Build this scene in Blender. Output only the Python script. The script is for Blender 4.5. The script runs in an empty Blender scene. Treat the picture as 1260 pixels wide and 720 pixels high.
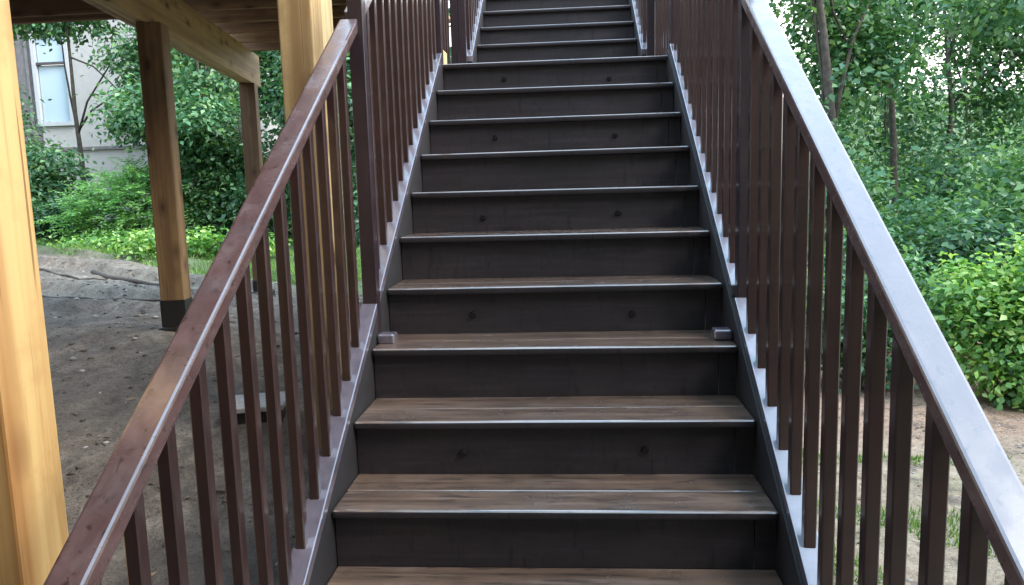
import bpy, bmesh, math, random
import numpy as np
from mathutils import Vector, Matrix, noise as mnoise
R = math.radians
rnd = random.Random(7)
S = bpy.context.scene
COL = S.collection

# ------------------------------------------------------------------ camera
YAW, PITCH, ROLL = -0.07487780, 0.13646432, 0.02770765
CAM = Vector((0.0620380, -2.0063537, 0.8812593))
RISE, RUN = 0.173175, 0.259207
fw = Vector((math.sin(YAW)*math.cos(PITCH), math.cos(YAW)*math.cos(PITCH), -math.sin(PITCH)))
rt = Vector((math.cos(YAW), -math.sin(YAW), 0)); dn = fw.cross(rt)
rr = math.cos(ROLL)*rt + math.sin(ROLL)*dn
dd = -math.sin(ROLL)*rt + math.cos(ROLL)*dn
cam_d = bpy.data.cameras.new('camera'); cam = bpy.data.objects.new('camera', cam_d); COL.objects.link(cam)
m = Matrix((rr, -dd, -fw)).transposed().to_4x4(); m.translation = CAM
cam.matrix_world = m
cam_d.sensor_width = 36; cam_d.lens = 950/1260*36; cam_d.clip_start = 0.05; cam_d.clip_end = 900
S.camera = cam

# ------------------------------------------------------------------ sky, sun, exposure
SUN_EL, SUN_AZ = R(42), R(112)          # azimuth clockwise from +Y: the light comes from the right
w = bpy.data.worlds.new('World'); S.world = w; w.use_nodes = True
wn = w.node_tree; wn.nodes.clear()
def N(nt, t, **k):
    n = nt.nodes.new(t)
    for a, b in k.items():
        if a.startswith('i_'):
            n.inputs[a[2:].replace('_', ' ')].default_value = b
        else: setattr(n, a, b)
    return n
sky = N(wn, 'ShaderNodeTexSky', sky_type='NISHITA', sun_disc=False, sun_elevation=SUN_EL, sun_rotation=SUN_AZ)
sky.air_density = 1.6; sky.dust_density = 4
cl = N(wn, 'ShaderNodeTexNoise'); cl.inputs['Scale'].default_value = 1.6; cl.inputs['Detail'].default_value = 4
tc = N(wn, 'ShaderNodeTexCoord')
wn.links.new(tc.outputs['Generated'], cl.inputs['Vector'])
rp = N(wn, 'ShaderNodeValToRGB')
rp.color_ramp.elements[0].position = .3; rp.color_ramp.elements[0].color = (8.6, 9.0, 10.2, 1)
rp.color_ramp.elements[1].position = .7; rp.color_ramp.elements[1].color = (10.8, 10.7, 11.2, 1)
wn.links.new(cl.outputs['Fac'], rp.inputs['Fac'])
mx = N(wn, 'ShaderNodeMixRGB'); mx.inputs['Fac'].default_value = .86
sx = N(wn, 'ShaderNodeSeparateXYZ'); wn.links.new(tc.outputs['Generated'], sx.inputs[0])
zr = N(wn, 'ShaderNodeMapRange'); zr.inputs['From Min'].default_value = .15; zr.inputs['From Max'].default_value = .75
wn.links.new(sx.outputs['Z'], zr.inputs['Value'])
tint = N(wn, 'ShaderNodeMixRGB'); tint.inputs[1].default_value = (1.12, 1.04, 1.0, 1); tint.inputs[2].default_value = (.58, .82, 1.0, 1)
wn.links.new(zr.outputs[0], tint.inputs[0])
ml = N(wn, 'ShaderNodeMixRGB', blend_type='MULTIPLY'); ml.inputs[0].default_value = 1
wn.links.new(rp.outputs[0], ml.inputs[1]); wn.links.new(tint.outputs[0], ml.inputs[2])
wn.links.new(sky.outputs[0], mx.inputs[1]); wn.links.new(ml.outputs[0], mx.inputs[2])
bg = N(wn, 'ShaderNodeBackground'); bg.inputs['Strength'].default_value = .1
wo = N(wn, 'ShaderNodeOutputWorld')
wn.links.new(mx.outputs[0], bg.inputs['Color']); wn.links.new(bg.outputs[0], wo.inputs[0])
sd = bpy.data.lights.new('sun', 'SUN'); sd.energy = 1.5; sd.angle = R(30); sd.color = (1, .96, .9)
sun = bpy.data.objects.new('sun', sd); COL.objects.link(sun)
sv = Vector((math.sin(SUN_AZ)*math.cos(SUN_EL), math.cos(SUN_AZ)*math.cos(SUN_EL), math.sin(SUN_EL)))
sun.rotation_euler = sv.to_track_quat('Z', 'Y').to_euler(); sun.location = sv*30
S.view_settings.view_transform = 'Standard'; S.view_settings.look = 'None'
S.view_settings.gamma = 1; S.view_settings.use_curve_mapping = False
S.view_settings.exposure = 2.15

# ------------------------------------------------------------------ object helpers
def tag(o, label=None, cat=None, group=None, kind=None):
    if label: o['label'] = label
    if cat: o['category'] = cat
    if group: o['group'] = group
    if kind: o['kind'] = kind
    return o
def thing(name, label, cat, loc=(0, 0, 0), group=None, rz=0):
    o = bpy.data.objects.new(name, None); COL.objects.link(o); o.location = loc; o.rotation_euler = (0, 0, rz)
    o.empty_display_size = .1
    return tag(o, label, cat, group)
def link(name, me, parent=None, loc=None, rot=None):
    o = bpy.data.objects.new(name, me); COL.objects.link(o)
    if parent is not None: o.parent = parent
    if loc is not None: o.location = loc
    if rot is not None: o.rotation_euler = rot
    return o
def mesh_bm(name, bm, mat, smooth=False):
    me = bpy.data.meshes.new(name); bm.normal_update(); bm.to_mesh(me); bm.free()
    me.materials.append(mat)
    if smooth:
        for p in me.polygons: p.use_smooth = True
    return me
def box_bm(x0, x1, y0, y1, z0, z1, bev=0, bm=None):
    own = bm is None
    if own: bm = bmesh.new()
    r = bmesh.ops.create_cube(bm, size=1)
    for v in r['verts']:
        v.co = Vector((x0+(v.co.x+.5)*(x1-x0), y0+(v.co.y+.5)*(y1-y0), z0+(v.co.z+.5)*(z1-z0)))
    if bev and own:
        bmesh.ops.bevel(bm, geom=list(bm.edges), offset=bev, segments=(3 if bev > .006 else 2), affect='EDGES', profile=.55)
    return bm
def part(name, parent, mat, x0, x1, y0, y1, z0, z1, bev=0, rot=None):
    """a box part whose own origin is its centre"""
    c = Vector(((x0+x1)/2, (y0+y1)/2, (z0+z1)/2)); h = ((x1-x0)/2, (y1-y0)/2, (z1-z0)/2)
    me = mesh_bm(name, box_bm(-h[0], h[0], -h[1], h[1], -h[2], h[2], bev), mat)
    return link(name, me, parent, c, rot)
def tube_bm(bm, pts, rads, n=8):
    rings = []
    for i, p in enumerate(pts):
        p = Vector(p)
        d = (Vector(pts[min(i+1, len(pts)-1)])-Vector(pts[max(i-1, 0)])).normalized()
        a = d.orthogonal().normalized(); b = d.cross(a)
        if i:
            # keep the rings from twisting
            a = (pa-d*pa.dot(d)).normalized(); b = d.cross(a)
        pa = a
        rings.append([bm.verts.new(p+(a*math.cos(t)+b*math.sin(t))*rads[i]) for t in [2*math.pi*k/n for k in range(n)]])
    for r0, r1 in zip(rings, rings[1:]):
        for k in range(n): bm.faces.new((r0[k], r0[(k+1) % n], r1[(k+1) % n], r1[k]))
    bm.faces.new(list(reversed(rings[0]))); bm.faces.new(rings[-1])
    return bm

# ------------------------------------------------------------------ materials
def new_mat(name):
    mt = bpy.data.materials.new(name); mt.use_nodes = True
    nt = mt.node_tree; b = nt.nodes['Principled BSDF']
    return mt, nt, b
def ramp(nt, src, stops):
    r = nt.nodes.new('ShaderNodeValToRGB'); e = r.color_ramp.elements
    e[0].position, e[0].color = stops[0][0], (*stops[0][1], 1)
    e[1].position, e[1].color = stops[-1][0], (*stops[-1][1], 1)
    for p, c in stops[1:-1]:
        q = e.new(p); q.color = (*c, 1)
    nt.links.new(src, r.inputs['Fac']); return r.outputs[0]
def noise(nt, vec, scale, detail=4, rough=.55, dist=0):
    n = nt.nodes.new('ShaderNodeTexNoise'); n.inputs['Scale'].default_value = scale
    n.inputs['Detail'].default_value = detail; n.inputs['Roughness'].default_value = rough
    n.inputs['Distortion'].default_value = dist
    if vec is not None: nt.links.new(vec, n.inputs['Vector'])
    return n.outputs['Fac']
def mapping(nt, scale=(1, 1, 1), use='Object', rnd_off=True):
    tc = nt.nodes.new('ShaderNodeTexCoord'); mp = nt.nodes.new('ShaderNodeMapping')
    mp.inputs['Scale'].default_value = scale
    nt.links.new(tc.outputs[use], mp.inputs['Vector'])
    if rnd_off:
        oi = nt.nodes.new('ShaderNodeObjectInfo'); mu = nt.nodes.new('ShaderNodeMath'); mu.operation = 'MULTIPLY'; mu.inputs[1].default_value = 37.
        nt.links.new(oi.outputs['Random'], mu.inputs[0]); nt.links.new(mu.outputs[0], mp.inputs['Location'])
    return mp.outputs[0]
def bump(nt, b, h, strength, dist=.002, nrm='Normal'):
    bp = nt.nodes.new('ShaderNodeBump'); bp.inputs['Strength'].default_value = strength; bp.inputs['Distance'].default_value = dist
    nt.links.new(h, bp.inputs['Height']); nt.links.new(bp.outputs[0], b.inputs[nrm]); return bp
def mixc(nt, fac, a, b, mode='MIX'):
    m_ = nt.nodes.new('ShaderNodeMixRGB'); m_.blend_type = mode
    for s, i in ((fac, 0), (a, 1), (b, 2)):
        if isinstance(s, (int, float)): m_.inputs[i].default_value = s
        elif isinstance(s, tuple): m_.inputs[i].default_value = (*s, 1)
        else: nt.links.new(s, m_.inputs[i])
    return m_.outputs[0]

def paint(name, c0, c1, rough=.28, coat=1.0, coat_ior=1.5, grain=(30, 4, 30), wear=None, coat_rough=.12, gs=.25):
    mt, nt, b = new_mat(name)
    v = mapping(nt, grain)
    n1 = noise(nt, v, 1.0, 5, .6)
    v2 = mapping(nt, (1, 1, 1)); n2 = noise(nt, v2, 9, 4, .65)
    col = ramp(nt, n1, [(.3, c0), (.72, c1)])
    col = mixc(nt, ramp(nt, n2, [(.42, (0, 0, 0)), (.7, (.55, .55, .55))]), col, tuple(x*.6 for x in c0))
    if wear:
        n3 = noise(nt, v2, 120, 3, .7)
        col = mixc(nt, ramp(nt, n3, [(.70, (0, 0, 0)), (.76, (1, 1, 1))]), col, wear)
    nt.links.new(col, b.inputs['Base Color'])
    b.inputs['Roughness'].default_value = rough
    b.inputs['Coat Weight'].default_value = coat; b.inputs['Coat IOR'].default_value = coat_ior
    rr_ = ramp(nt, n2, [(.35, (coat_rough*.6,)*3), (.7, (coat_rough*2.2,)*3)])
    nt.links.new(rr_, b.inputs['Coat Roughness'])
    bump(nt, b, n1, gs, .0015)
    bp = nt.nodes.new('ShaderNodeBump'); bp.inputs['Strength'].default_value = .35; bp.inputs['Distance'].default_value = .001
    nt.links.new(n2, bp.inputs['Height']); nt.links.new(bp.outputs[0], b.inputs['Coat Normal'])
    return mt
M_rail = paint('brown_rail_paint', (.085, .070, .088), (.14, .118, .145), .28, 1.0, 1.9, (24, 24, 3), (.30, .24, .22))
M_cap = paint('wet_brown_cap_paint', (.080, .040, .037), (.115, .062, .058), .30, 1.0, 1.98, (34, 5, 34), (.012, .009, .009), .20, .5)
M_side = paint('brown_side_paint', (.035, .018, .019), (.055, .028, .028), .3, .8, 1.6, (24, 24, 3))
M_post = paint('dark_post_paint', (.022, .013, .017), (.034, .020, .026), .35, .6, 1.5, (24, 24, 3))
M_bal = paint('brown_baluster_paint', (.026, .0125, .0125), (.046, .022, .020), .35, .8, 1.5, (40, 40, 2.5))
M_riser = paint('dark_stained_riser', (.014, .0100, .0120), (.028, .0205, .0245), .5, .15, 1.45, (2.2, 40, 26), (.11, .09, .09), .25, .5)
M_string = paint('dull_dark_stringer_stain', (.008, .0065, .0075), (.016, .013, .014), .7, .0, 1.4, (20, 3, 20))
M_tread = paint('wet_brown_tread', (.075, .048, .036), (.20, .128, .088), .30, 1.0, 1.95, (1.6, 34, 30), (.4, .36, .32), .14, .6)

def streaks(mt, scale, c, lo, hi, amt, bottom=None):
    nt = mt.node_tree; b = nt.nodes['Principled BSDF']; src = b.inputs['Base Color'].links[0].from_socket
    n_ = noise(nt, mapping(nt, scale), 1., 4, .6, .4)
    f = ramp(nt, n_, [(lo, (0, 0, 0)), (hi, (amt,)*3)])
    if bottom:
        tc = nt.nodes.new('ShaderNodeTexCoord'); sp_ = nt.nodes.new('ShaderNodeSeparateXYZ'); nt.links.new(tc.outputs['Object'], sp_.inputs[0])
        m_ = nt.nodes.new('ShaderNodeMapRange'); m_.inputs['From Min'].default_value = bottom[0]; m_.inputs['From Max'].default_value = bottom[1]
        nt.links.new(sp_.outputs['Z'], m_.inputs['Value'])
        q = nt.nodes.new('ShaderNodeMath'); q.operation = 'MULTIPLY'; nt.links.new(f, q.inputs[0]); nt.links.new(m_.outputs[0], q.inputs[1]); f = q.outputs[0]
    nt.links.new(mixc(nt, f, src, c), b.inputs['Base Color'])
streaks(M_tread, (2.2, 26, 10), (.24, .19, .165), .50, .70, .40)
streaks(M_tread, (7, 60, 10), (.03, .022, .02), .55, .62, .7)
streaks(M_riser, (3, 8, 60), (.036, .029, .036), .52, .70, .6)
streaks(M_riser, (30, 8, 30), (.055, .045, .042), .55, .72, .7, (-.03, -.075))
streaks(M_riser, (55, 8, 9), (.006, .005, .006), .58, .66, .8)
streaks(M_cap, (18, 6, 18), (.20, .13, .125), .50, .70, .35)
streaks(M_cap, (70, 40, 70), (.03, .016, .015), .60, .66, .85)
def wood(name, base, dark, knot, axis='Z', rough=.6):
    mt, nt, b = new_mat(name)
    s = {'Z': (34, 34, 1.1), 'Y': (34, 1.1, 34), 'X': (1.1, 34, 34)}[axis]
    v = mapping(nt, s); n1 = noise(nt, v, 1.2, 5, .6, .6)
    s2 = {'Z': (9, 9, 4.5), 'Y': (9, 4.5, 9), 'X': (4.5, 9, 9)}[axis]
    vk = mapping(nt, s2)
    vo = nt.nodes.new('ShaderNodeTexVoronoi'); vo.inputs['Scale'].default_value = 1.0; nt.links.new(vk, vo.inputs['Vector'])
    kn = ramp(nt, vo.outputs['Distance'], [(.10, (1, 1, 1)), (.16, (.5, .5, .5)), (.36, (0, 0, 0))])
    v3 = mapping(nt, tuple(x*.26 for x in s)); n3 = noise(nt, v3, 1.0, 3, .5, .3)
    col = ramp(nt, n1, [(.28, dark), (.5, base), (.75, tuple(min(1, x*1.12) for x in base))])
    col = mixc(nt, ramp(nt, n3, [(.46, (0, 0, 0)), (.60, (.8, .8, .8))]), col, tuple(a*.5+b_*.5 for a, b_ in zip(dark, knot)))
    col = mixc(nt, kn, col, knot)
    vc = mapping(nt, tuple(x*2.2 if x > 2 else x*.8 for x in s)); nc_ = noise(nt, vc, 1., 2, .5)
    col = mixc(nt, ramp(nt, nc_, [(.66, (0, 0, 0)), (.70, (.8, .8, .8))]), col, tuple(x*.35 for x in dark))
    vg = mapping(nt, (5, 5, 5)); ng = noise(nt, vg, 1., 6, .7)
    col = mixc(nt, ramp(nt, ng, [(.5, (0, 0, 0)), (.75, (.5, .5, .5))]), col, tuple(x*.7 for x in dark))
    nt.links.new(col, b.inputs['Base Color']); b.inputs['Roughness'].default_value = rough
    bump(nt, b, n1, .25, .002); return mt
M_pine = wood('fresh_pine', (.60, .39, .155), (.47, .205, .05), (.17, .06, .02))
M_pinem = wood('shade_dulled_pine', (.46, .32, .15), (.34, .20, .08), (.14, .06, .02))  # same pine made duller: the shade on the railing-side post is in the colour
M_pine2 = wood('shade_darkened_pine', (.23, .14, .062), (.15, .08, .034), (.06, .025, .01))  # shade under the deck put into a darker pine colour
M_pineX = wood('pine_beam', (.48, .325, .155), (.34, .215, .095), (.14, .06, .02), 'Y')
M_joist = wood('pine_joist', (.27, .17, .09), (.18, .105, .05), (.08, .04, .02), 'X', .75)
M_pale = wood('pale_pine', (.70, .56, .30), (.58, .42, .19), (.3, .14, .05))
def plain(name, c, rough=.6, var=.25, scale=20, bs=.2, spec=.5, metal=0):
    mt, nt, b = new_mat(name); v = mapping(nt); n1 = noise(nt, v, scale, 5, .6)
    nt.links.new(ramp(nt, n1, [(.3, tuple(x*(1-var) for x in c)), (.7, tuple(min(1, x*(1+var)) for x in c))]), b.inputs['Base Color'])
    b.inputs['Roughness'].default_value = rough; b.inputs['Metallic'].default_value = metal
    b.inputs['Specular IOR Level'].default_value = spec
    bump(nt, b, n1, bs, .004); return mt
M_black = plain('black_bitumen', (.012, .011, .011), .5)
M_conc = plain('grey_concrete', (.36, .35, .34), .8, .2, 30)
M_steel = plain('dark_screw_metal', (.02, .018, .02), .35, .2, 60, .1, .5, .6)
M_bark = plain('rough_bark', (.06, .052, .042), .9, .5, 14, .9)
M_stone = plain('grey_stone', (.26, .25, .23), .85, .4, 12, .5)
M_litter = plain('dead_leaf_litter', (.17, .11, .06), .8, .5, 9, .2)
M_stick = plain('fallen_twig_bark', (.06, .045, .035), .9, .4, 30, .5)
M_house = plain('pale_grey_stucco', (.41, .405, .395), .9, .06, 6, .15)
M_siding = plain('weathered_grey_siding', (.17, .16, .165), .85, .25, 7, .3)
M_trim = plain('white_window_trim', (.44, .46, .48), .6, .06)
M_roofm = plain('dark_shingles', (.07, .065, .065), .9, .3)
mt, nt, b = new_mat('pale_window_glass'); b.inputs['Base Color'].default_value = (.46, .58, .66, 1); b.inputs['Roughness'].default_value = .08; b.inputs['Specular IOR Level'].default_value = .9
bump(nt, b, noise(nt, mapping(nt), 3, 2), .05, .01); M_glass = mt

def leafmat(name, dark, mid, light, trans=.35, rough=.42):
    mt, nt, b = new_mat(name)
    at = nt.nodes.new('ShaderNodeAttribute'); at.attribute_name = 'tint'
    col = ramp(nt, at.outputs['Fac'], [(0, dark), (.55, mid), (1, light)])
    nt.links.new(col, b.inputs['Base Color']); b.inputs['Roughness'].default_value = rough
    tr = nt.nodes.new('ShaderNodeBsdfTranslucent')
    tcol = mixc(nt, 1.0, col, (1.15, 1.25, .55), 'MULTIPLY'); nt.links.new(tcol, tr.inputs['Color'])
    ms = nt.nodes.new('ShaderNodeMixShader'); ms.inputs[0].default_value = trans
    out = nt.nodes['Material Output']
    nt.links.new(b.outputs[0], ms.inputs[1]); nt.links.new(tr.outputs[0], ms.inputs[2]); nt.links.new(ms.outputs[0], out.inputs[0])
    return mt
L_dark = leafmat('dark_green_leaves', (.024, .08, .045), (.058, .155, .08), (.14, .28, .13))
L_mid = leafmat('mid_green_leaves', (.033, .115, .058), (.082, .205, .095), (.23, .39, .17))
L_bright = leafmat('bright_green_leaves', (.065, .19, .055), (.20, .40, .10), (.44, .60, .20), .42)
L_frond = leafmat('soft_green_fronds', (.09, .24, .10), (.16, .36, .15), (.28, .48, .20), .45)
L_grass = leafmat('green_grass_blades', (.07, .15, .04), (.13, .25, .06), (.24, .36, .10), .35)

# ------------------------------------------------------------------ ground
def lerp(v, xs, ys): return np.interp(v, xs, ys)
def sstep(a, b_, x):
    t = np.clip((x-a)/(b_-a), 0, 1); return t*t*(3-2*t)
def wob(x, y, f, ph):
    return (np.sin(x*f+ph)*np.cos(y*f*1.13+ph*2.1)+np.sin((x*.7+y*.8)*f*1.9+ph*3.3)*.6+np.sin((x*.9-y*.6)*f*3.1+ph)*.35)/1.95
def ground_z(x, y):
    x = np.asarray(x, float); y = np.asarray(y, float)
    left = lerp(y, [-30, -2, 0, 1.3, 2.45, 5, 10, 20, 60], [-1.5, -.86, -.5, -.2, .06, -.10, -.12, .3, 1.5])
    right = lerp(y, [-30, -2, 0, 2, 4, 8, 17, 26, 60], [-1.2, -.86, -.88, -.97, -1.12, -1.35, -1.0, 2.6, 7.0])
    z = left+(right-left)*sstep(-1.3, 1.4, x)
    und = (np.abs(y-1.5) < 60)
    z = z+.035*np.clip(-x-3.5, 0, 6)*sstep(2.5, 7.5, y)
    m = sstep(-2.2, -3.4, x)*sstep(2.2, 3.4, y)*sstep(10.5, 9, y)      # eroded little scarps on the bank
    q = y*.8+x*.42+.5*wob(x, y, .9, 1.)+.12*wob(x, y, 4.3, 2.)
    fr = q-np.floor(q); z = z+m*.13*(sstep(.0, .16, fr)-fr)
    amp = 1-sstep(0, .4, 1.3-np.hypot(x, (y+1.6)))     # smoother at the foot of the stairs
    return z + (.034*wob(x, y, 1.7, .6)+.020*wob(x, y, 5.1, 2.)+.012*wob(x, y, 13.7, 4.2)+.009*wob(x, y, 31., 1.3))*amp
def axis_pts(lo, hi, step, far):
    a = list(np.arange(lo, hi, step)); s = step; v = a[-1]
    while v < far: s *= 1.25; v += s; a.append(v)
    s = step; v = lo; pre = []
    while v > -far: s *= 1.25; v -= s; pre.append(v)
    return np.array(pre[::-1]+a)
gx = axis_pts(-9.5, 5.5, .055, 400); gy = axis_pts(-1.5, 11, .055, 400)
X, Y = np.meshgrid(gx, gy); Z = ground_z(X, Y)
V = np.stack([X.ravel(), Y.ravel(), Z.ravel()], 1); nx, ny = len(gx), len(gy)
i0 = (np.arange(ny-1)[:, None]*nx+np.arange(nx-1)).ravel()
F = np.stack([i0, i0+1, i0+nx+1, i0+nx], 1)
def np_mesh(name, V, F, mat, tint=None, smooth=False):
    me = bpy.data.meshes.new(name); n, k = F.shape
    me.vertices.add(len(V)); me.vertices.foreach_set('co', V.astype(np.float32).ravel())
    me.loops.add(n*k); me.loops.foreach_set('vertex_index', F.astype(np.int32).ravel())
    me.polygons.add(n); me.polygons.foreach_set('loop_start', (np.arange(n)*k).astype(np.int32)); me.polygons.foreach_set('loop_total', np.full(n, k, np.int32))
    if smooth: me.polygons.foreach_set('use_smooth', np.ones(n, bool))
    me.update(calc_edges=True)
    if tint is not None:
        a = me.attributes.new('tint', 'FLOAT', 'FACE'); a.data.foreach_set('value', tint.astype(np.float32))
    me.materials.append(mat); return me
mt, nt, b = new_mat('bare_dirt')
g = nt.nodes.new('ShaderNodeNewGeometry'); sp = nt.nodes.new('ShaderNodeSeparateXYZ'); nt.links.new(g.outputs['Position'], sp.inputs[0])
pos = g.outputs['Position']
n1 = noise(nt, pos, 1.1, 6, .6); n2 = noise(nt, pos, 7, 6, .65); n3 = noise(nt, pos, 45, 5, .7)
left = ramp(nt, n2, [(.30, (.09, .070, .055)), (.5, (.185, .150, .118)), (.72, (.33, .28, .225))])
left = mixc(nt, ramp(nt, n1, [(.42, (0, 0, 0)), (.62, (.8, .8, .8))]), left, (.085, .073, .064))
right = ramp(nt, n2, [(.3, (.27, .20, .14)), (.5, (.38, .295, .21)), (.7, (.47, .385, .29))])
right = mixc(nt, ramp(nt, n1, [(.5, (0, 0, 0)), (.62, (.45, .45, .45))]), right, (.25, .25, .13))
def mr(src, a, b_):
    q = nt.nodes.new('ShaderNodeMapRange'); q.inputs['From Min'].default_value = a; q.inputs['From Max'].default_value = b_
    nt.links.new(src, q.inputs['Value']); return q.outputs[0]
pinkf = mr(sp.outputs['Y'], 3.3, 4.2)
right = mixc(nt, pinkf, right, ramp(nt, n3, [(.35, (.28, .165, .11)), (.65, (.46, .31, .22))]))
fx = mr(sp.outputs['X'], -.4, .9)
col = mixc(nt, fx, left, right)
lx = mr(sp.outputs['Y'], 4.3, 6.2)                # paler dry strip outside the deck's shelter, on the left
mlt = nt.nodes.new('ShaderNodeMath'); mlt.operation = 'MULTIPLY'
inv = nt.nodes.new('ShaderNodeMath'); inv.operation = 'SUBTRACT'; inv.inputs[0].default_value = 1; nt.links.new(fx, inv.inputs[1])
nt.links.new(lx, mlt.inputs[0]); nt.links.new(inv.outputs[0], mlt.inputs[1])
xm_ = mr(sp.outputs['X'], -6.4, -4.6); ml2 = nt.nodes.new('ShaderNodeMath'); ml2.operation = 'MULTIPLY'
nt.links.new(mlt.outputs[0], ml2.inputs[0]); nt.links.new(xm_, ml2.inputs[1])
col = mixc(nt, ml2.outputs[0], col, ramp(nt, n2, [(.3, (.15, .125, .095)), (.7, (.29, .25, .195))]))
dg = nt.nodes.new('ShaderNodeMath'); dg.operation = 'MULTIPLY_ADD'; dg.inputs[1].default_value = .75
nt.links.new(sp.outputs['X'], dg.inputs[0]); nt.links.new(sp.outputs['Y'], dg.inputs[2])
far = mr(dg.outputs[0], 3.2, 4.0); fy = mr(sp.outputs['X'], -.5, -1.5); fm = nt.nodes.new('ShaderNodeMath'); fm.operation = 'MULTIPLY'
nt.links.new(far, fm.inputs[0]); nt.links.new(fy, fm.inputs[1])
col = mixc(nt, fm.outputs[0], col, (.085, .14, .045)); col = mixc(nt, mr(sp.outputs['Y'], 8.5, 10), col, (.07, .12, .04))
col = mixc(nt, ramp(nt, n3, [(.34, (.75, .75, .75)), (.46, (0, 0, 0))]), col, (.05, .04, .033))
n4 = noise(nt, pos, 2.6, 5, .7, 1.5); col = mixc(nt, ramp(nt, n4, [(.36, (.65, .65, .65)), (.48, (0, 0, 0))]), col, (.06, .05, .042))
nt.links.new(col, b.inputs['Base Color']); b.inputs['Roughness'].default_value = .9
bump(nt, b, n3, 1.0, .03)
M_dirt = mt
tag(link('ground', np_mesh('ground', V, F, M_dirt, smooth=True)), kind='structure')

# ------------------------------------------------------------------ lower staircase
def board(name, parent, mat, x0, x1, y0, y1, z0, z1, bev=.004, tw=0.):
    return part(name, parent, mat, x0, x1, y0, y1, z0, z1, bev, (rnd.uniform(-tw, tw)*.6, rnd.uniform(-tw, tw), rnd.uniform(-tw, tw)*.3))
def bolt_mesh():
    bm = bmesh.new(); bmesh.ops.create_cone(bm, cap_ends=True, segments=12, radius1=.0145, radius2=.010, depth=.012)
    bmesh.ops.rotate(bm, verts=bm.verts, cent=(0, 0, 0), matrix=Matrix.Rotation(R(90), 3, 'X'))
    return mesh_bm('screw_head', bm, M_steel)
BOLT = bolt_mesh()
def slope_poly(name, parent, mat, x0, x1, ya, yb, z_of, h0, h1, bev=.004, y_off=0):
    """board running up the slope between heights h0 and h1 above the nosing line"""
    bm = bmesh.new()
    c = Vector(((x0+x1)/2, (ya+yb)/2, z_of((ya+yb)/2)))
    vs = []
    for x in (x0, x1):
        for y, h in ((ya, h0), (yb, h0), (yb, h1), (ya, h1)):
            vs.append(bm.verts.new(Vector((x, y, z_of(y)+h))-c))
    for f in ((3, 2, 1, 0), (4, 5, 6, 7), (0, 1, 5, 4), (1, 2, 6, 5), (2, 3, 7, 6), (3, 0, 4, 7)): bm.faces.new([vs[i] for i in f])
    if bev: bmesh.ops.bevel(bm, geom=list(bm.edges), offset=bev, segments=2, affect='EDGES', profile=.6)
    return link(name, mesh_bm(name, bm, mat), parent, c)
low = lambda y: y*RISE/RUN
Y10 = 3.485
up = lambda y: 10*RISE+(y-Y10)*RISE/RUN
stairs = thing('lower_staircase', 'dark brown wooden staircase rising from the dirt to the landing, wet treads', 'stairs', (0, -1.05, -.86))
so = Vector((0, -1.05, -.86))
def under(root):   # children are given in world coordinates
    root_inv = Matrix.Translation(-root.location) @ Matrix()
    for c in root.children: c.location = c.location-root.location
HW = .611
OV = .026
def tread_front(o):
    # front edges and undersides take the dark riser material, tops keep their own
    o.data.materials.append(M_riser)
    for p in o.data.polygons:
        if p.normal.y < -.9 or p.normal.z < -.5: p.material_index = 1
def flight(root, k0, k1, y_of, hw, xo=0, last_tread=True):
    for k in range(k0, k1+1):
        yk = y_of(k); z = k*RISE; t1 = yk+RUN+OV
        # riser under tread k
        ry = yk+OV
        xe = .552
        if k > k0 or True:
            zl = (k-1)*RISE-.034
            board('riser', root, M_riser, -hw+.001, xe if hw > .6 else hw-.001, ry, ry+.02, zl, z-.0258, .001)
            if hw > .6: board('riser_end_piece', root, M_riser, xe+.002, hw-.001, ry-.0012, ry+.0185, zl, z-.0258, .001)
            part('riser_cleat', root, M_riser, -hw+.001, hw-.001, ry+.0205, ry+.055, z-.12, z-.0262)
            if k % 2 and hw > .6:
                for bx in (-.288, .287): link('screw_head', BOLT, root, (bx+rnd.uniform(-.014, .014), ry-.002, z-.040-.065+rnd.uniform(-.014, .014)))
        if k <= k1-(0 if last_tread else 1):
            mid = yk+.5*(t1-yk)
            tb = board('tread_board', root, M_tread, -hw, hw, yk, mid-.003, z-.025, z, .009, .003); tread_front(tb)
            board('tread_board', root, M_tread, -hw+.001, hw-.001, mid+.003, t1-.002, z-.038, z-.001, .005, .0015)
flight(stairs, -4, 9, lambda k: k*RUN, HW, last_tread=False)
for s in (-1, 1):
    xa, xb = (s*.613, s*.651) if s > 0 else (-.651, -.613)
    slope_poly('stringer', stairs, M_string, xa, xb, -1.12, 2.34, low, -.36, .024, .003)
slope_poly('stringer', stairs, M_riser, -.02, .018, -1.0, 2.3, low, -.36, -.20, .003)
# small blocks standing on the third tread at the posts' feet
for s in (-1, 1):
    bl = part('post_block', stairs, M_rail, s*.58-.032, s*.58+.030, .60, .665, 2*RISE, 2*RISE+.036, .010)
under(stairs)

# ------------------------------------------------------------------ landing
land = thing('stair_landing', 'dark brown landing platform between the lower and the upper flight', 'landing', (0, 2.9, 0))
ZL = 9*RISE
yy = 9*RUN
for i in range(9):
    y1 = yy+.139 if i < 8 else 3.50
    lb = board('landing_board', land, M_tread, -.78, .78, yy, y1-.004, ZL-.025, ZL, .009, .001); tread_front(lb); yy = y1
for x in (-.74, -.35, .05, .45, .74): part('landing_joist', land, M_riser, x-.019, x+.019, 2.36, 3.48, ZL-.22, ZL-.040, .002)
for x in (-.735, .735):
    for y in (2.46, 3.40):
        part('landing_post', land, M_side, x-.045, x+.045, y-.045, y+.045, float(ground_z(x, y))-.1, ZL-.222, .004)
part('raw_wood_block', land, M_pale, -.735, -.66, 2.40, 2.62, ZL+.002, ZL+.16, .004)['label'] = 'unpainted pale wood block'
part('raw_wood_block', land, M_pale, -.66, -.625, 2.44, 2.60, ZL+.002, ZL+.10, .004)
under(land)

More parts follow.
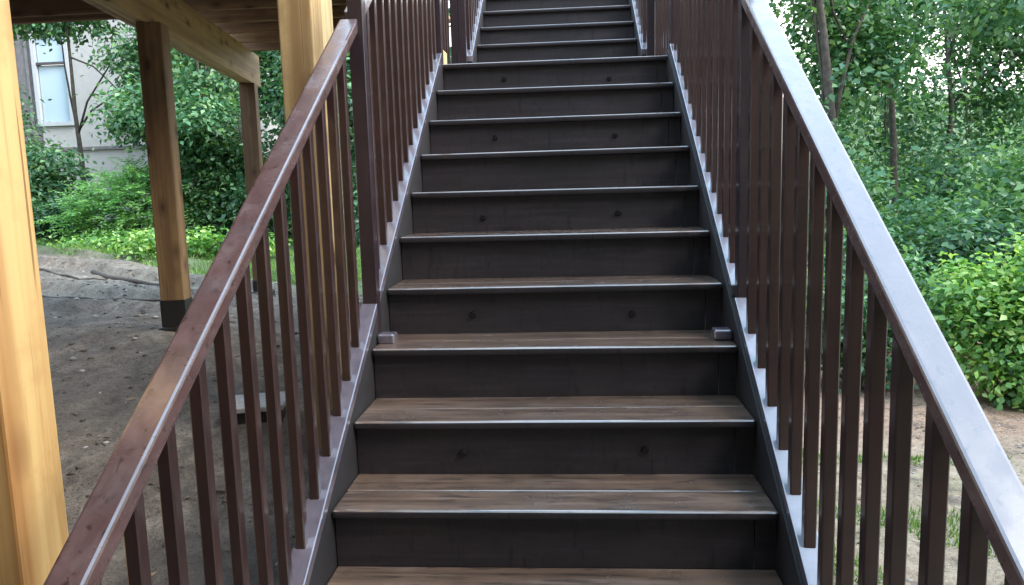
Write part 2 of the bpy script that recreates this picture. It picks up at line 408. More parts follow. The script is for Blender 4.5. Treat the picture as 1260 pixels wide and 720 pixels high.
# ------------------------------------------------------------------ upper staircase
ups = thing('upper_staircase', 'dark brown upper stair flight climbing from the landing to the deck', 'stairs', (0, 3.5, ZL))
flight(ups, 10, 14, lambda k: Y10+(k-10)*RUN*1.02, .575)
for s in (-1, 1): slope_poly('stringer', ups, M_string, min(s*.577, s*.615), max(s*.577, s*.615), 3.47, 4.75, up, -.34, .02, .003)
under(ups)

# ------------------------------------------------------------------ railings
BH0, BH1 = .066, .983
def baluster_mesh(zf, w=.027, BH1=.983):
    bm = bmesh.new(); h = w/2; vs = []
    sl = RISE/RUN if zf else 0
    for z, f in ((BH0, 0), (BH1, 1)):
        for x, y in ((-h, -h), (h, -h), (h, h), (-h, h)): vs.append(bm.verts.new((x, y, z+y*sl)))
    for f in ((3, 2, 1, 0), (4, 5, 6, 7), (0, 1, 5, 4), (1, 2, 6, 5), (2, 3, 7, 6), (3, 0, 4, 7)): bm.faces.new([vs[i] for i in f])
    bmesh.ops.bevel(bm, geom=[e for e in bm.edges if abs(e.verts[0].co.z-e.verts[1].co.z) > .5], offset=.003, segments=1, affect='EDGES')
    return mesh_bm('baluster', bm, M_bal)
BAL = {-1: baluster_mesh(True), 1: baluster_mesh(True, .030, 1.018)}; BALF = baluster_mesh(False)
def railing(label, s, ya, yb, ys, zf, xin, xbal, capx, posts, group='brown stair railings', flat=False):
    xm = s*xbal
    r = thing('stair_railing', label, 'railing', (xm, ya, zf(ya)), group)
    lo, hi = sorted((s*xin, s*(xin+.058)))
    slope_poly('bottom_rail', r, M_rail, lo, hi, ya, yb, zf, BH0-.038, BH0, .004)
    lo, hi = sorted((s*capx[0], s*capx[1]))
    slope_poly('handrail', r, M_cap, lo, hi, ya, yb, zf, (.985 if s < 0 or flat else 1.02), (1.03 if s < 0 or flat else 1.065), .006)
    for y in ys: link('baluster', BALF if flat else BAL[s], r, (xm+rnd.uniform(-.0015, .0015), y+rnd.uniform(-.003, .003), zf(y)), (rnd.uniform(-.002, .002), rnd.uniform(-.0018, .0018), rnd.uniform(-.03, .03)))
    for (px, py, z0, z1) in posts: part('post', r, M_post, px-.0255, px+.0255, py-.0255, py+.0255, z0, z1, .003)
    under(r); return r
def arr(a, b_, st): return [a+i*st for i in range(int(round((b_-a)/st))+1)]
ysL = [-.02-.1215*j for j in range(-4, 10)]; ysR = [-.004-.1255*j for j in range(-4, 10)]
railing('brown railing left of the lower stairs, with mauve handrail nearest the pine posts', -1, -1.34, .632, [y for y in ysL if y > -1.3], low, .611, .646, (.628, .690),
        [(-.645, -1.366, -.95, .12)])
railing('brown railing right of the lower stairs, its wet handrail shining pale blue', 1, -1.34, .632, [y for y in ysR if y > -1.3], low, .620, .649, (.630, .692),
        [(.65, -1.366, -.95, .15)])
ysU = [.80+.122*j for j in range(13)]
railing('brown railing on the left of the stairs between middle post and landing', -1, .684, 2.32, ysU, low, .611, .646, (.628, .690),
        [(-.637, .658, -.55, 1.72), (-.637, 2.346, .9, 2.75)])
railing('brown railing on the right of the stairs between middle post and landing', 1, .684, 2.32, ysU, low, .620, .649, (.630, .692),
        [(.656, .658, -.8, 1.72), (.650, 2.346, .6, 2.75)])
flatz = lambda y: ZL
for s, lab in ((-1, 'short level railing along the left edge of the landing'), (1, 'short level railing along the right edge of the landing')):
    railing(lab, s, 2.39, 3.40, [2.66+.108*j for j in range(7)] if s < 0 else [2.46+.115*j for j in range(9)], flatz, .70 if s < 0 else .64, .735 if s < 0 else .675, ((.705, .77) if s < 0 else (.64, .71)), ([(-.745, 3.36, ZL-.3, 2.75), (-.745, 2.55, ZL-.3, 2.75)] if s < 0 else []), flat=True)
for s, lab in ((-1, 'brown railing left of the upper flight beyond the landing'), (1, 'brown railing right of the upper flight beyond the landing')):
    railing(lab, s, 3.46, 4.85, [3.56+.122*j for j in range(11)], up, .577, .612, (.592, .655), [(s*.636, 3.432, ZL-.3, 2.95), (s*.689, 3.434, ZL-.3, 2.95), (s*.62, 4.88, 2.2, 3.6)])

# ------------------------------------------------------------------ raised deck
deck = thing('raised_deck', 'raised deck of raw pine posts and joists above the dirt left of the stairs', 'deck', (-2.4, 2.4, 0))
def gz(x, y): return float(ground_z(x, y))
def post6(name, x0, x1, y0, y1, z1, z0=None, mat=M_pine, bev=.006):
    z0 = gz((x0+x1)/2, (y0+y1)/2)-.15 if z0 is None else z0
    return part(name, deck, mat, x0, x1, y0, y1, z0, z1, bev)
ZB, ZJ, ZD = 1.88, 2.17, 2.405
post6('support_post', -1.09, -.95, -.738, -.600, ZJ-.002)['label'] = 'knotty yellow pine post nearest the camera'
post6('support_post', -1.09, -.95, 1.15, 1.29, ZJ-.002, mat=M_pinem)['label'] = 'pine post standing right behind the stair railing'
post6('side_board', -1.06, -.972, 1.34, 1.52, ZJ-.002, mat=M_pale, bev=.004)['label'] = 'pale pine post behind the larger one'
dirv = Vector((-.165, 1, 0)).normalized(); ang = math.atan2(.165, 1)
def row(y): return -2.335-.165*(y-2.35)      # the inner face of the beam
def rotpart(name, mat, cx, cy, z0, z1, lx, ly, bev=.004):
    h = ((lx)/2, (ly)/2, (z1-z0)/2)
    me = mesh_bm(name, box_bm(-h[0], h[0], -h[1], h[1], -h[2], h[2], bev), mat)
    return link(name, me, deck, (cx, cy, (z0+z1)/2), (0, 0, ang))
for y in (2.52, 5.07, -.1, -2.7, -5.3):
    cx = row(y)-.075+(.075 if y > 2 and y < 3 else 0)
    z = gz(cx, y)
    rotpart('support_post', M_pine2, cx+.02, y, z+.02, ZB-.001, .14, .14, .006)
    o = rotpart('post_wrap', M_black, cx+.02, y, z+.03, z+.03+(.16 if y < 4 else .10), .147, .147, .003)
    rotpart('pier_block', M_black, cx+.02, y, z-.12, z+.028, .19, .19, .02)
yb0, yb1 = -7.0, 5.35  # deck stretched unseen behind the camera and far left to block light
for off, mt_ in ((0, M_pineX), (.042, M_pineX), (.084, M_pineX)):
    cy = (yb0+yb1)/2; L = (yb1-yb0)/dirv.y
    rotpart('beam', mt_, row(cy)-.02-off, cy, ZB, ZJ-.002, .038, L, .003)
# cross beam over the second post, running away to the left
cb = part('cross_beam', deck, M_joist, -9.5, row(2.4)-.115, 2.36, 2.40, 1.905, ZJ-.006, .003, (0, 0, R(-1.0)))
part('cross_beam', deck, M_joist, -9.5, row(2.4)-.115, 2.42, 2.46, 1.885, ZJ-.006, .003, (0, 0, R(-1.0)))
# inner beam above the posts beside the stairs
part('beam', deck, M_pineX, -1.04, -1.002, -7.0, 5.35, ZJ-.001+.002, ZD-.004, .003)
yj = -6.9
jn = 0
while yj < 5.35:
    x0, x1 = (-9.5 if yj < 2.45 else row(yj)-.10), -1.045
    part('joist', deck, M_joist, x0, x1, yj-.019, yj+.019, ZJ+.001, ZD-.002, .002)
    yj += .40; jn += 1
xb = -9.5
while xb < -.98:
    part('deck_board', deck, M_joist if False else M_pineX, xb, min(xb+.138, -.96), -7.0, (5.42 if xb > -2.87 else (2.5 if xb < -2.42 and row(2.5) > xb+.1 and xb < -2.9 else 5.42)), ZD, ZD+.026, .002); xb += .1445
under(deck)

# ------------------------------------------------------------------ things on the ground under the deck
sl = thing('concrete_slab', 'small pale concrete slab lying tilted on the dirt behind the left balusters', 'slab', (-1.40, 1.40, gz(-1.40, 1.40)))
bm = box_bm(-.14, .14, -.11, .11, 0, .025, .006)
o = link('slab_top', mesh_bm('slab_top', bm, M_conc), sl, (0, 0, .045), (R(3), R(-2), R(8)))
bm = box_bm(-.13, .13, -.09, .10, -.03, .045, .01)
link('slab_base', mesh_bm('slab_base', bm, M_black), sl, (0, 0, 0), (0, 0, R(8)))
tag(part('timber_edging', None, M_stick, -8.9, -7.5, 9.95, 10.10, -.16, .035, .01, (0, 0, R(2))), 'long dark timber edging where the dirt meets the grass', 'timber')
def stick(p0, p1, r, label):
    bm = bmesh.new(); n = 7; pts = []
    for i in range(n):
        t = i/(n-1); x = p0[0]+(p1[0]-p0[0])*t; y = p0[1]+(p1[1]-p0[1])*t
        pts.append((x+rnd.uniform(-.02, .02), y+rnd.uniform(-.02, .02), gz(x, y)+r*.5+rnd.uniform(0, .01)))
    c = Vector(pts[0]); pts = [Vector(p)-c for p in pts]
    tube_bm(bm, pts, [r*(1-.6*i/(n-1)) for i in range(n)], 6)
    o = link('fallen_branch', mesh_bm('fallen_branch', bm, M_stick, True)); o.location = c
    tag(o, label, 'branch', 'fallen branches on the dirt')
stick((-5.6, 6.8), (-3.6, 5.1), .035, 'longest dark fallen branch slanting across the dirt left of the second post')
stick((-6.2, 6.6), (-4.9, 5.9), .016, 'dark fallen branch nearest the first pine post, lying on the dirt')
stick((-4.6, 4.35), (-3.3, 4.15), .022, 'thin dark branch lying level on the dirt below the longer ones')
stick((-3.2, 3.6), (-2.9, 3.1), .010, 'short twig lying close to the second post base')
stick((-1.45, .9), (-1.20, .72), .008, 'tiny twig on the dirt seen between the left balusters')

def scatter(name, n, region, smin, smax, mat, flat=.5, seed=1, kind='stone'):
    g_ = np.random.default_rng(seed)
    x0, x1, y0, y1 = region
    P = np.stack([g_.uniform(x0, x1, n), g_.uniform(y0, y1, n)], 1)
    s = smin+(smax-smin)*g_.random(n)**3
    z = ground_z(P[:, 0], P[:, 1])
    if kind == 'stone':
        base = np.array([[1, 0, 0], [0, 1, 0], [-1, 0, 0], [0, -1, 0], [0, 0, 1], [0, 0, -1]], float)
        faces = np.array([[0, 1, 4], [1, 2, 4], [2, 3, 4], [3, 0, 4], [1, 0, 5], [2, 1, 5], [3, 2, 5], [0, 3, 5]])
        V = base[None]*s[:, None, None]*g_.uniform(.6, 1.25, (n, 6, 1)); V[..., 2] *= flat
        a = g_.random(n)*6.28; c, s_ = np.cos(a), np.sin(a)
        x = V[..., 0]*c[:, None]-V[..., 1]*s_[:, None]; y = V[..., 0]*s_[:, None]+V[..., 1]*c[:, None]
        V[..., 0] = x; V[..., 1] = y; zz = z
    else:
        base = np.array([[-1, 0, .1], [0, -.5, 0], [1, 0, .15], [0, .5, .25]], float); faces = np.array([[0, 1, 2], [0, 2, 3]])
        V = base[None]*s[:, None, None]*g_.uniform(.7, 1.2, (n, 4, 1))
        a = g_.random(n)*6.28; c, s_ = np.cos(a), np.sin(a)
        x = V[..., 0]*c[:, None]-V[..., 1]*s_[:, None]; y = V[..., 0]*s_[:, None]+V[..., 1]*c[:, None]
        V[..., 0] = x; V[..., 1] = y; zz = z+.006
    V = V+np.stack([P[:, 0], P[:, 1], zz], 1)[:, None, :]
    F = faces[None]+(np.arange(n)*base.shape[0])[:, None, None]
    return link(name, np_mesh(name, V.reshape(-1, 3), F.reshape(-1, 3), mat, smooth=False))
M_clod = plain('dark_soil_clods', (.085, .068, .055), .95, .5, 25, .6)
tag(scatter('soil_clods', 4200, (-7, -.72, -1, 8), .005, .028, M_clod, .45, 8), 'dark crumbs of soil all over the dirt under the deck', 'soil', kind='stuff')
tag(scatter('gravel', 2400, (-9, -.75, -1, 9.5), .005, .032, M_stone, .5, 3), 'small grey stones strewn over the dirt left of the stairs', 'gravel', kind='stuff')
tag(scatter('pebbles', 1800, (.8, 5, 0, 5.2), .004, .022, M_stone, .5, 4), 'small pebbles on the pale dirt right of the stairs', 'gravel', kind='stuff')
tag(scatter('leaf_litter', 4200, (-9, -.75, -1, 9.8), .008, .028, M_litter, 1, 5, 'leaf'), 'dead leaves scattered over the dirt under the deck', 'leaf litter', kind='stuff')
tag(scatter('dry_leaves', 1800, (.9, 6, 2.4, 5.8), .010, .032, M_litter, 1, 6, 'leaf'), 'reddish dead leaves along the foot of the right hedge', 'leaf litter', kind='stuff')

# ------------------------------------------------------------------ foliage
def snoise(P, f, ph):
    x, y, z = P[:, 0]*f, P[:, 1]*f, P[:, 2]*f
    return (np.sin(x+ph+1.7*np.sin(y*.9+ph))+np.sin(y*1.2-ph*1.3+1.4*np.sin(z*1.1))+np.sin(z*1.3+ph*.7+1.5*np.sin(x*.8-ph)))/3
def leaves(name, blobs, n, size, mat, parent, seed, per=14, sig=.16, gap=-.25, gf=1.6, elong=.30, shell=.5, up_bias=.7, frond=False, tint0=.0):
    g_ = np.random.default_rng(seed)
    B = np.array(blobs, float); vol = B[:, 3]*B[:, 4]*B[:, 5]; vol = vol**.75; vol /= vol.sum()
    nc = max(1, int(n/per*1.9))
    bi = g_.choice(len(B), nc, p=vol)
    d = g_.normal(size=(nc, 3)); d /= np.linalg.norm(d, axis=1)[:, None]
    r = g_.random(nc)**(shell)
    C = B[bi, :3]+d*r[:, None]*B[bi, 3:6]
    keep = snoise(C, gf, seed*.7) > gap
    C = C[keep]; d = d[keep]
    C = C[:int(n/per)]; d = d[:len(C)]; nc = len(C)
    if frond:
        # each cluster is an arching stem with paired leaflets
        a = g_.random(nc)*6.283; pitch = g_.uniform(.1, .8, nc)
        dirc = np.stack([np.cos(a)*np.cos(pitch), np.sin(a)*np.cos(pitch), np.sin(pitch)], 1)
        dirc = dirc*.7+d*.5; dirc /= np.linalg.norm(dirc, axis=1)[:, None]
        L = size*per*.34*g_.uniform(.7, 1.2, nc)
        ci = np.repeat(np.arange(nc), per); t = np.tile((np.arange(per)//2+.5)/(per/2), nc)
        side = np.cross(dirc, [0, 0, 1.]); side /= np.linalg.norm(side, axis=1)[:, None]+1e-6
        sg = np.tile(np.where(np.arange(per) % 2, 1., -1.), nc)
        P = C[ci]+dirc[ci]*(t*L[ci])[:, None]; P[:, 2] -= (t**2)*L[ci]*.45
        D = side[ci]*sg[:, None]+dirc[ci]*.45+g_.normal(size=P.shape)*.12; D[:, 2] -= .15
        nrm = np.tile([0, 0, 1.], (len(P), 1))+g_.normal(size=P.shape)*.25
        s = size*(1.05-.5*t)*g_.uniform(.8, 1.2, len(P))
    else:
        ci = np.repeat(np.arange(nc), per)
        P = C[ci]+g_.normal(size=(len(ci), 3))*sig*np.array([1, 1, .6])
        nrm = np.array([0, 0, 1.])*up_bias+d[ci]*.55+g_.normal(size=P.shape)*.5
        D = g_.normal(size=P.shape)+d[ci]*.4; D[:, 2] -= .35
        s = size*g_.uniform(.55, 1.3, len(P))
    nrm /= np.linalg.norm(nrm, axis=1)[:, None]
    D -= nrm*(D*nrm).sum(1)[:, None]; D /= np.linalg.norm(D, axis=1)[:, None]+1e-9
    Sd = np.cross(nrm, D)
    s = s[:, None]
    v0 = P; v1 = P+D*s*.42+Sd*s*elong+nrm*s*.07; v2 = P+D*s-nrm*s*.08; v3 = P+D*s*.42-Sd*s*elong+nrm*s*.07
    V = np.stack([v0, v1, v2, v3], 1).reshape(-1, 3)
    i = np.arange(len(P))*4
    F = np.stack([i, i+1, i+2, i, i+2, i+3], 1).reshape(-1, 3)
    ct = g_.random(nc)
    tint = np.clip(tint0+.08+.62*ct[ci]+.22*snoise(P, 3.1, seed)+.30*g_.normal(size=len(P))+.12, 0, 1)
    o = link(name, np_mesh(name, V, F, mat, np.repeat(tint, 2)), parent)
    tag(o, kind='stuff')
    return o
def branchy(parent, base, height, rad, lean, blobs, seed, limbs=7, name='trunk'):
    g_ = random.Random(seed); bm = bmesh.new()
    pts = []; n = 7
    for i in range(n):
        t = i/(n-1); pts.append(Vector((lean[0]*t+g_.uniform(-.04, .04)*height*.25, lean[1]*t+g_.uniform(-.04, .04)*height*.25, -.25+(height+.25)*t)))
    pts[0] = Vector((0, 0, -.25))
    tube_bm(bm, pts, [rad*(1.25-.95*i/(n-1)) for i in range(n)], 9)
    for k in range(limbs):
        bl = blobs[k % len(blobs)]; t = g_.uniform(.35, .9); j = t*(n-1); j0 = int(j); p = pts[j0].lerp(pts[min(j0+1, n-1)], j-j0)
        e = Vector(bl[:3])+Vector((g_.uniform(-.6, .6)*bl[3], g_.uniform(-.6, .6)*bl[4], g_.uniform(-.5, .6)*bl[5]))
        q = []
        for i in range(5):
            u = i/4; q.append(p.lerp(e, u)+Vector((g_.uniform(-.06, .06), g_.uniform(-.06, .06), .25*math.sin(u*3.14)))*(1 if 0 < i else 0))
        r0 = rad*(.5-.25*t)
        tube_bm(bm, q, [r0*(1-.8*i/4)+.004 for i in range(5)], 6)
    link(name, mesh_bm(name, bm, M_bark, True), parent)
def tree(label, x, y, h, blobs, n, size, mat, seed, rad=.12, lean=(0, 0), cat='tree', name='broadleaf_tree', group=None, limbs=8, **k):
    z = gz(x, y); t = thing(name, label, cat, (x, y, z), group)
    branchy(t, None, h, rad, lean, blobs, seed, limbs)
    leaves('crown', blobs, n, size, mat, t, seed, **k)
    return t
def auto_blobs(seed, h, r, n=8, low=.25, squash=.7):
    g_ = random.Random(seed); out = []
    for i in range(n):
        a = g_.uniform(0, 6.28); q = g_.uniform(.15, .75)*r; zz = h*(low+(1-low)*g_.uniform(.05, .9))
        f = 1-.35*abs((zz/h-low)/(1-low)-.45)
        rr_ = r*g_.uniform(.35, .6)*f
        out.append((math.cos(a)*q, math.sin(a)*q, zz, rr_, rr_, rr_*squash))
    out.append((0, 0, h*.62, r*.55, r*.55, h*.25)); return out
def shrub(label, x, y, blobs, n, size, mat, seed, name='leafy_shrub', cat='shrub', group=None, stems=5, **k):
    z = gz(x, y); t = thing(name, label, cat, (x, y, z), group)
    g_ = random.Random(seed); bm = bmesh.new()
    for i in range(stems):
        bl = blobs[i % len(blobs)]; e = Vector(bl[:3])+Vector((g_.uniform(-.5, .5)*bl[3], g_.uniform(-.5, .5)*bl[4], g_.uniform(0, .5)*bl[5]))
        s = Vector((g_.uniform(-.15, .15), g_.uniform(-.15, .15), -.1))
        q = [s.lerp(e, u)+Vector((0, 0, .12*math.sin(u*3.14))) for u in (0, .33, .66, 1)]
        tube_bm(bm, q, [.022, .016, .011, .005], 6)
    link('stems', mesh_bm('stems', bm, M_bark, True), t)
    leaves('leaves', blobs, n, size, mat, t, seed, **k)
    return t

# right: shrubs at the edge of the dirt
GR = 'shrubs along the right edge of the dirt'
shrub('bright yellow green bush, biggest of the shrubs right of the stairs', 4.15, 5.25, [(0, 0, .62, .62, .5, .55), (-.35, .1, .85, .42, .4, .45), (.45, -.1, .9, .5, .45, .5), (.1, 0, 1.2, .35, .35, .32), (-.1, -.2, .35, .6, .4, .35)], 7500, .075, L_bright, 11, group=GR, sig=.10, per=10, elong=.33, gap=-.35, gf=3.2, shell=.4)
bush = [o for o in COL.objects if o.name.startswith('leafy_shrub')][0]
lv = np.array([[0, 0, 0], [.035, .022, .012], [.085, 0, -.006], [.035, -.022, .012]]); lf = np.array([[0, 1, 2], [0, 2, 3]])
LM = [np_mesh('leaf', lv, lf, L_bright, np.full(2, t)) for t in (.35, .6, .8, 1.)]
for i in range(220):
    c_ = [(0, 0, .62, .64, .52, .57), (-.35, .1, .85, .44, .42, .47), (.45, -.1, .9, .52, .47, .52), (.1, 0, 1.2, .37, .37, .34)][i % 4]
    d_ = Vector((rnd.gauss(0, 1), rnd.gauss(-.5, 1), rnd.gauss(.2, .9))).normalized()
    link('leaf', LM[i % 4], bush, (c_[0]+d_.x*c_[3], c_[1]+d_.y*c_[4], c_[2]+d_.z*c_[5]), (rnd.uniform(-.7, .7), rnd.uniform(-.2, .9), rnd.uniform(0, 6.28)))
shrub('mid green bush directly behind the lower right handrail balusters', 3.05, 5.9, [(0, 0, .55, .6, .45, .5), (.4, 0, .95, .45, .4, .45), (-.4, .1, .7, .4, .4, .45)], 5200, .075, L_mid, 12, group=GR, sig=.10, per=10, gap=-.35, gf=3, shell=.4)
shrub('bright green bush seen through the right balusters next to the stairs', 2.15, 6.3, [(0, 0, .5, .6, .45, .45), (.3, 0, .9, .4, .35, .45), (-.5, .1, .6, .4, .4, .4)], 4800, .07, L_bright, 13, group=GR, sig=.10, per=10, gap=-.3, gf=3, shell=.4)
shrub('low dark green bush at the foot of the bright yellow green bush', 4.75, 4.9, [(0, 0, .3, .6, .4, .35), (-.5, .1, .25, .4, .3, .28), (.5, 0, .4, .5, .4, .4)], 3800, .07, L_dark, 14, group=GR, sig=.09, per=10, gap=-.4, gf=3, shell=.4)
shrub('dark green round leaved bush between bright bush and the trees', 5.2, 6.6, [(0, 0, 1.0, .9, .7, .8), (-.9, .2, 1.1, .6, .5, .7), (.6, 0, 1.5, .7, .6, .7)], 6500, .09, L_dark, 15, group=GR, sig=.13, per=10, elong=.38, gap=-.35, gf=2.4, shell=.4)
shrub('dark green bush in the gap between the stairs and right tree trunks', 3.7, 7.6, [(0, 0, .9, .9, .7, .8), (-.9, .2, .8, .7, .6, .7), (.7, 0, 1.3, .7, .6, .7)], 6000, .09, L_mid, 16, group=GR, sig=.13, per=10, gap=-.35, gf=2.4, shell=.4)

# right: trees with the pale sky showing through
GT = 'trees standing right of the stairs'
def rtree(label, x, y, h, r, n, size, mat, seed, rad, gap, low=.22, gf=1.5):
    q = .62*r
    tree(label, x, y, h, auto_blobs(seed, h, r, 9, low)+[(0, -.5, h*.30, q*1.3, q, .9), (-.6, -.6, h*.2, q, q, .9), (.7, -.6, h*.24, q, q, .9)], int(n*1.0), size, mat, seed, rad, (-.5, .3), group=GT, limbs=4, gap=gap, gf=gf, sig=.20, per=13, shell=.45, elong=.32)
rtree('mid green tree closest to the right handrail with drooping lower leaves', 4.1, 9.6, 6.4, 2.1, 34000, .115, L_mid, 21, .09, .10, .06, 1.25)
rtree('dark green tree at the right edge behind the bright bush', 7.2, 9.2, 6.8, 2.4, 34000, .115, L_mid, 22, .11, .14, .06, 1.2)
rtree('dark tree rising just above the upper end of right handrail', 3.6, 13.5, 8.2, 2.4, 24000, .13, L_mid, 23, .07, .15, .05, .9)
rtree('loose crowned green tree in the middle of the right woodland', 6.6, 13.6, 8.6, 2.5, 24000, .13, L_mid, 24, .07, .12, .05, .9)
rtree('pale green tree deep in the woodland behind the others on the right', 9.0, 16.5, 7.0, 3.0, 18000, .13, L_mid, 26, .07, -.1, .05, .9)
rtree('tall green tree farthest right, its dark limb against pale sky', 10.2, 13.0, 8.6, 2.8, 20000, .13, L_mid, 25, .09, .15, .05, .9)
# low thicket closes the view under the crowns
tag(leaves('thicket', [(x, 17.5+(i % 2), 1.6+(i % 3)*.5, 2.6, 1.4, 2.3) for i, x in enumerate(range(2, 22, 3))], 40000, .16, L_mid, None, 31, sig=.3, gap=-.6, shell=.4),
    'dark thicket closing the view under the trees on the right', 'thicket', kind='stuff')

# left: house, trees and shrubs beyond the deck
house = thing('neighbour_house', 'pale grey house with a white framed window behind the left trees', 'house', (-11, 16, 0))
hz0, hz1 = -.2, 6.6
wx0, wx1, wz0, wz1 = -12.45, -11.66, 2.7, 4.75
part('wall', house, M_house, wx1+.001, -7.2, 16.0, 16.2, hz0, hz1)
part('wall', house, M_house, wx0, wx1, 16.0, 16.2, hz0, wz0)
part('wall', house, M_house, wx0, wx1, 16.0, 16.2, wz1, hz1)
part('wall', house, M_siding, -17, wx0-.001, 16.02, 16.2, hz0, hz1)
part('side_wall', house, M_house, -7.4, -7.2, 16.2, 23, hz0, hz1)
xs = -16.9
while xs < wx0-.2:
    part('siding_batten', house, M_siding, xs, xs+.07, 15.985, 16.019, hz0, hz1, .004); xs += .30
part('trim_band', house, M_siding, -17, -7.2, 15.95, 15.999, 2.02, 2.10, .004)
part('ledge', house, M_roofm, -10.1, -9.2, 15.93, 15.999, 1.42, 1.47, .004)
bm = bmesh.new()
vs = [bm.verts.new(p) for p in ((-17.4, 15.4, hz1-.1), (-6.8, 15.4, hz1-.1), (-6.8, 19.6, hz1+2), (-17.4, 19.6, hz1+2), (-6.8, 23.6, hz1-.1), (-17.4, 23.6, hz1-.1))]
bm.faces.new((vs[0], vs[1], vs[2], vs[3])); bm.faces.new((vs[3], vs[2], vs[4], vs[5]))
r_ = bmesh.ops.solidify(bm, geom=list(bm.faces), thickness=.15)
link('roof', mesh_bm('roof', bm, M_roofm), house, (0, 0, 0))
wf = thing('window', None, None, ((wx0+wx1)/2, 16.0, (wz0+wz1)/2)); wf.parent = house
def wpart(name, mat, x0, x1, z0, z1, y0, y1):
    o = part(name, wf, mat, x0, x1, y0, y1, z0, z1, .003); o.location = o.location-Vector(((wx0+wx1)/2, 16.0, (wz0+wz1)/2))
zm = 4.06
for a in ((wx0-.06, wx1+.06, wz1, wz1+.09), (wx0-.06, wx1+.06, wz0-.09, wz0), (wx0-.06, wx0+.03, wz0, wz1), (wx1-.03, wx1+.06, wz0, wz1)): wpart('frame', M_trim, a[0], a[1], a[2], a[3], 15.94, 16.03)
wpart('sash_bar', M_roofm, wx0+.031, wx1-.031, zm-.03, zm+.03, 15.96, 16.03)
for a in ((wz0+.001, zm-.031), (zm+.031, wz1-.001)): wpart('pane', M_glass, wx0+.031, wx1-.031, a[0], a[1], 16.04, 16.05)
under(house)

GL = 'trees and shrubs beyond the deck on the left'
tree('slender pale trunked tree hanging light green leaves before the grey house', -9.6, 13.0, 4.9, [(.2, 0, 4.2, 1.4, .8, .5), (1.3, 0, 3.4, .7, .7, .55), (1.5, 0, 2.7, .6, .6, .5), (1.7, .1, 2.1, .5, .5, .4), (-.9, 0, 4.3, .8, .7, .5), (1.9, 0, 4.1, .8, .7, .6), (.9, 0, 4.5, 1.5, .8, .5), (1.9, .2, 3.1, .6, .6, .6)], 10500, .12, L_mid, 41, .05, (-.1, 0), group=GL, gap=-.1, gf=2.2, sig=.16, per=9, limbs=4)
tree('dense dark green tree filling the gap between the two far pine posts', -6.1, 11.4, 5.6, auto_blobs(42, 5.6, 1.5, 10, .05)+[(0, 0, .6, 1.2, 1, .7), (.6, 0, 1.3, 1, .9, .7)], 26000, .11, L_mid, 42, .10, (0, 0), group=GL, gap=-.2, sig=.18, per=12)
tree('dark green tree at the left of the middle pine post, above the fern like bush', -7.5, 14.2, 5.8, auto_blobs(43, 5.8, .85, 8, .2)+[(0, 0, 4.6, .8, .8, .6)], 10000, .12, L_dark, 43, .09, (0, 0), group=GL, gap=-.15, sig=.18, per=12)
tree('dark tree seen between the last pine post and the stairs', -4.3, 12.0, 6.2, auto_blobs(44, 6.2, 1.6, 9, .05)+[(0, 0, .6, 1.3, 1, .7)], 20000, .11, L_dark, 44, .11, (0, 0), group=GL, gap=-.25, sig=.18, per=12)
tree('rounded dark tree just right of the grey house corner', -6.2, 15.2, 6.5, auto_blobs(52, 6.5, 1.9, 10, .05)+[(0, 0, .8, 1.6, 1, .9)], 17000, .13, L_dark, 52, .11, (0, 0), group=GL, gap=-.35, sig=.18, per=12, limbs=4)
tree('low branching dark tree filling the view behind the left stair post', -3.3, 11.0, 5.2, auto_blobs(53, 5.2, 1.4, 10, .05)+[(0, 0, .8, 1.2, 1, .8)], 15000, .11, L_dark, 53, .09, (0, 0), group=GL, gap=-.35, sig=.18, per=12, limbs=4)
tree('tall dark tree behind the upper stair railing', -1.6, 15.5, 7.5, auto_blobs(45, 7.5, 2.0, 9, .05), 15000, .13, L_dark, 45, .13, (0, 0), group=GL, gap=-.2, sig=.2, per=12)
shrub('blue green shrub at the far left under the house window', -10.1, 12.2, [(0, 0, .6, .8, .7, .7), (.3, 0, 1.2, .7, .6, .6), (-.5, 0, 1.7, .7, .6, .6), (-.6, 0, 2.5, .45, .4, .5)], 6500, .11, L_mid, 46, group=GL, sig=.15, per=10, gap=-.4, gf=2.4, shell=.4)
shrub('soft fern like light green bush at the edge of the grass', -7.55, 10.9, [(0, 0, .62, .8, .6, .5), (-.6, 0, .45, .6, .5, .4), (.5, 0, .8, .55, .5, .5), (.1, 0, 1.0, .5, .4, .3)], 11000, .11, L_frond, 47, group=GL, per=18, gap=-.6, gf=2.4, shell=.4, frond=True, elong=.2, tint0=.2)
shrub('small dark leafy bush left of the fern like one, at the first pine post', -9.2, 11.4, [(0, 0, .4, .5, .5, .4), (-.5, 0, .3, .5, .4, .3), (.3, 0, .45, .4, .5, .35)], 3000, .09, L_dark, 48, group=GL, sig=.10, per=10, gap=-.4, gf=3, shell=.4)
shrub('low bright weeds at the foot of the dark tree beside the middle post', -5.0, 8.3, [(0, 0, .2, .6, .35, .22), (.7, 0, .18, .5, .3, .2), (-.7, .1, .22, .5, .3, .22)], 2600, .08, L_bright, 49, group=GL, sig=.08, per=8, gap=-.5, gf=3, shell=.5, stems=3)
shrub('low bright weeds straight under the fern like bush', -6.7, 9.4, [(0, 0, .16, .7, .35, .18), (-.7, .1, .14, .5, .3, .16)], 2000, .075, L_bright, 50, group=GL, sig=.08, per=8, gap=-.5, gf=3, shell=.5, stems=3)

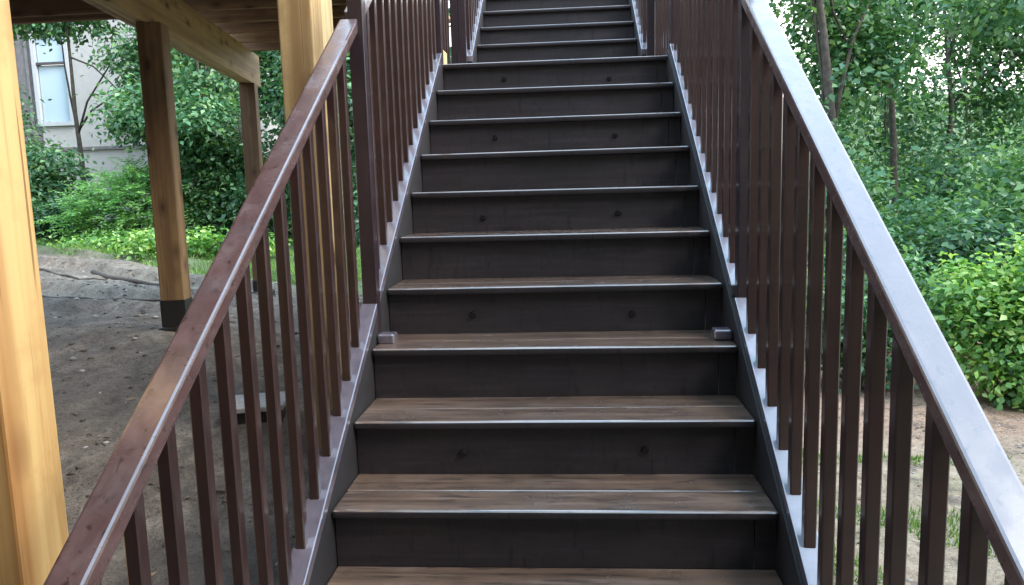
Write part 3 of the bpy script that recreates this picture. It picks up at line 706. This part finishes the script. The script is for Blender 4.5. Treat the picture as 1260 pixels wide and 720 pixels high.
def grass(name, n, region, h, seed, label, dens=None):
    g_ = np.random.default_rng(seed); x0, x1, y0, y1 = region
    P = np.stack([g_.uniform(x0, x1, n), g_.uniform(y0, y1, n), np.zeros(n)], 1)
    if dens is not None: P = P[snoise(P, dens[0], dens[1]) > dens[2]]
    if x1 < 0: P = P[(P[:, 1]+.75*P[:, 0]+.25*np.sin(P[:, 0]*2.3)) > 3.6]
    n = len(P); P[:, 2] = ground_z(P[:, 0], P[:, 1])-.003
    a = g_.random(n)*6.28; hh = h*g_.uniform(.4, 1.2, n); wd = np.stack([np.cos(a), np.sin(a), 0*a], 1)*(.004+.003*g_.random(n))[:, None]
    ln = g_.normal(size=(n, 3))*.45; ln[:, 2] = 1; ln /= np.linalg.norm(ln, axis=1)[:, None]
    V = np.stack([P-wd, P+wd, P+ln*hh[:, None]], 1).reshape(-1, 3); F = (np.arange(n)*3)[:, None]+np.arange(3)
    tag(link(name, np_mesh(name, V, F, L_grass, g_.random(n))), label, 'grass', kind='stuff')
grass('grass', 110000, (-12, -2.2, 5.2, 13), .10, 61, 'bright green grass strip behind the dirt on the left', (2, 1, -.4))
grass('grass', 26000, (1.1, 4.6, .6, 3.4), .05, 62, 'thin green grass patches on the pale dirt right of the stairs', (2.3, 2.2, .25))

# coarse copied trees; those behind and beside the camera are added to block light
GB = 'trees added around the yard'
far = thing('added_tree', 'tall broadleaf tree added around the yard, mostly out of view to block light', 'tree', (6.5, -7, -1.0), GB)
fb = auto_blobs(71, 10, 3.4, 10, .08)
branchy(far, None, 9, .2, (.3, .1), fb, 71, 8)
leaves('crown', fb, 15000, .26, L_dark, far, 71, gap=-.45, sig=.35, per=12, shell=.45)
def copy_tree(o, loc, rz, sc=1):
    c = o.copy(); COL.objects.link(c); c.location = loc; c.rotation_euler = (0, 0, rz); c.scale = (sc,)*3
    for ch in o.children:
        d = ch.copy(); COL.objects.link(d); d.parent = c
    return c
for i, (x, y, sc) in enumerate([(1.5, -6.0, 1.0), (-2.4, -6.6, 1.1), (-6, -8, 1.1), (10.5, -2.5, 1.0), (12.5, 1.5, .9), (-11, -4, 1.0), (-13, 3, 1.0), (-16, 9, 1.0), (4, -13, 1.3), (-3, -14, 1.3), (18, 2, 1.0), (-1.5, 22, 1.1), (-7.5, 27, 1.1)]):
    copy_tree(far, (x, y, gz(x, y)), i*1.3, sc)
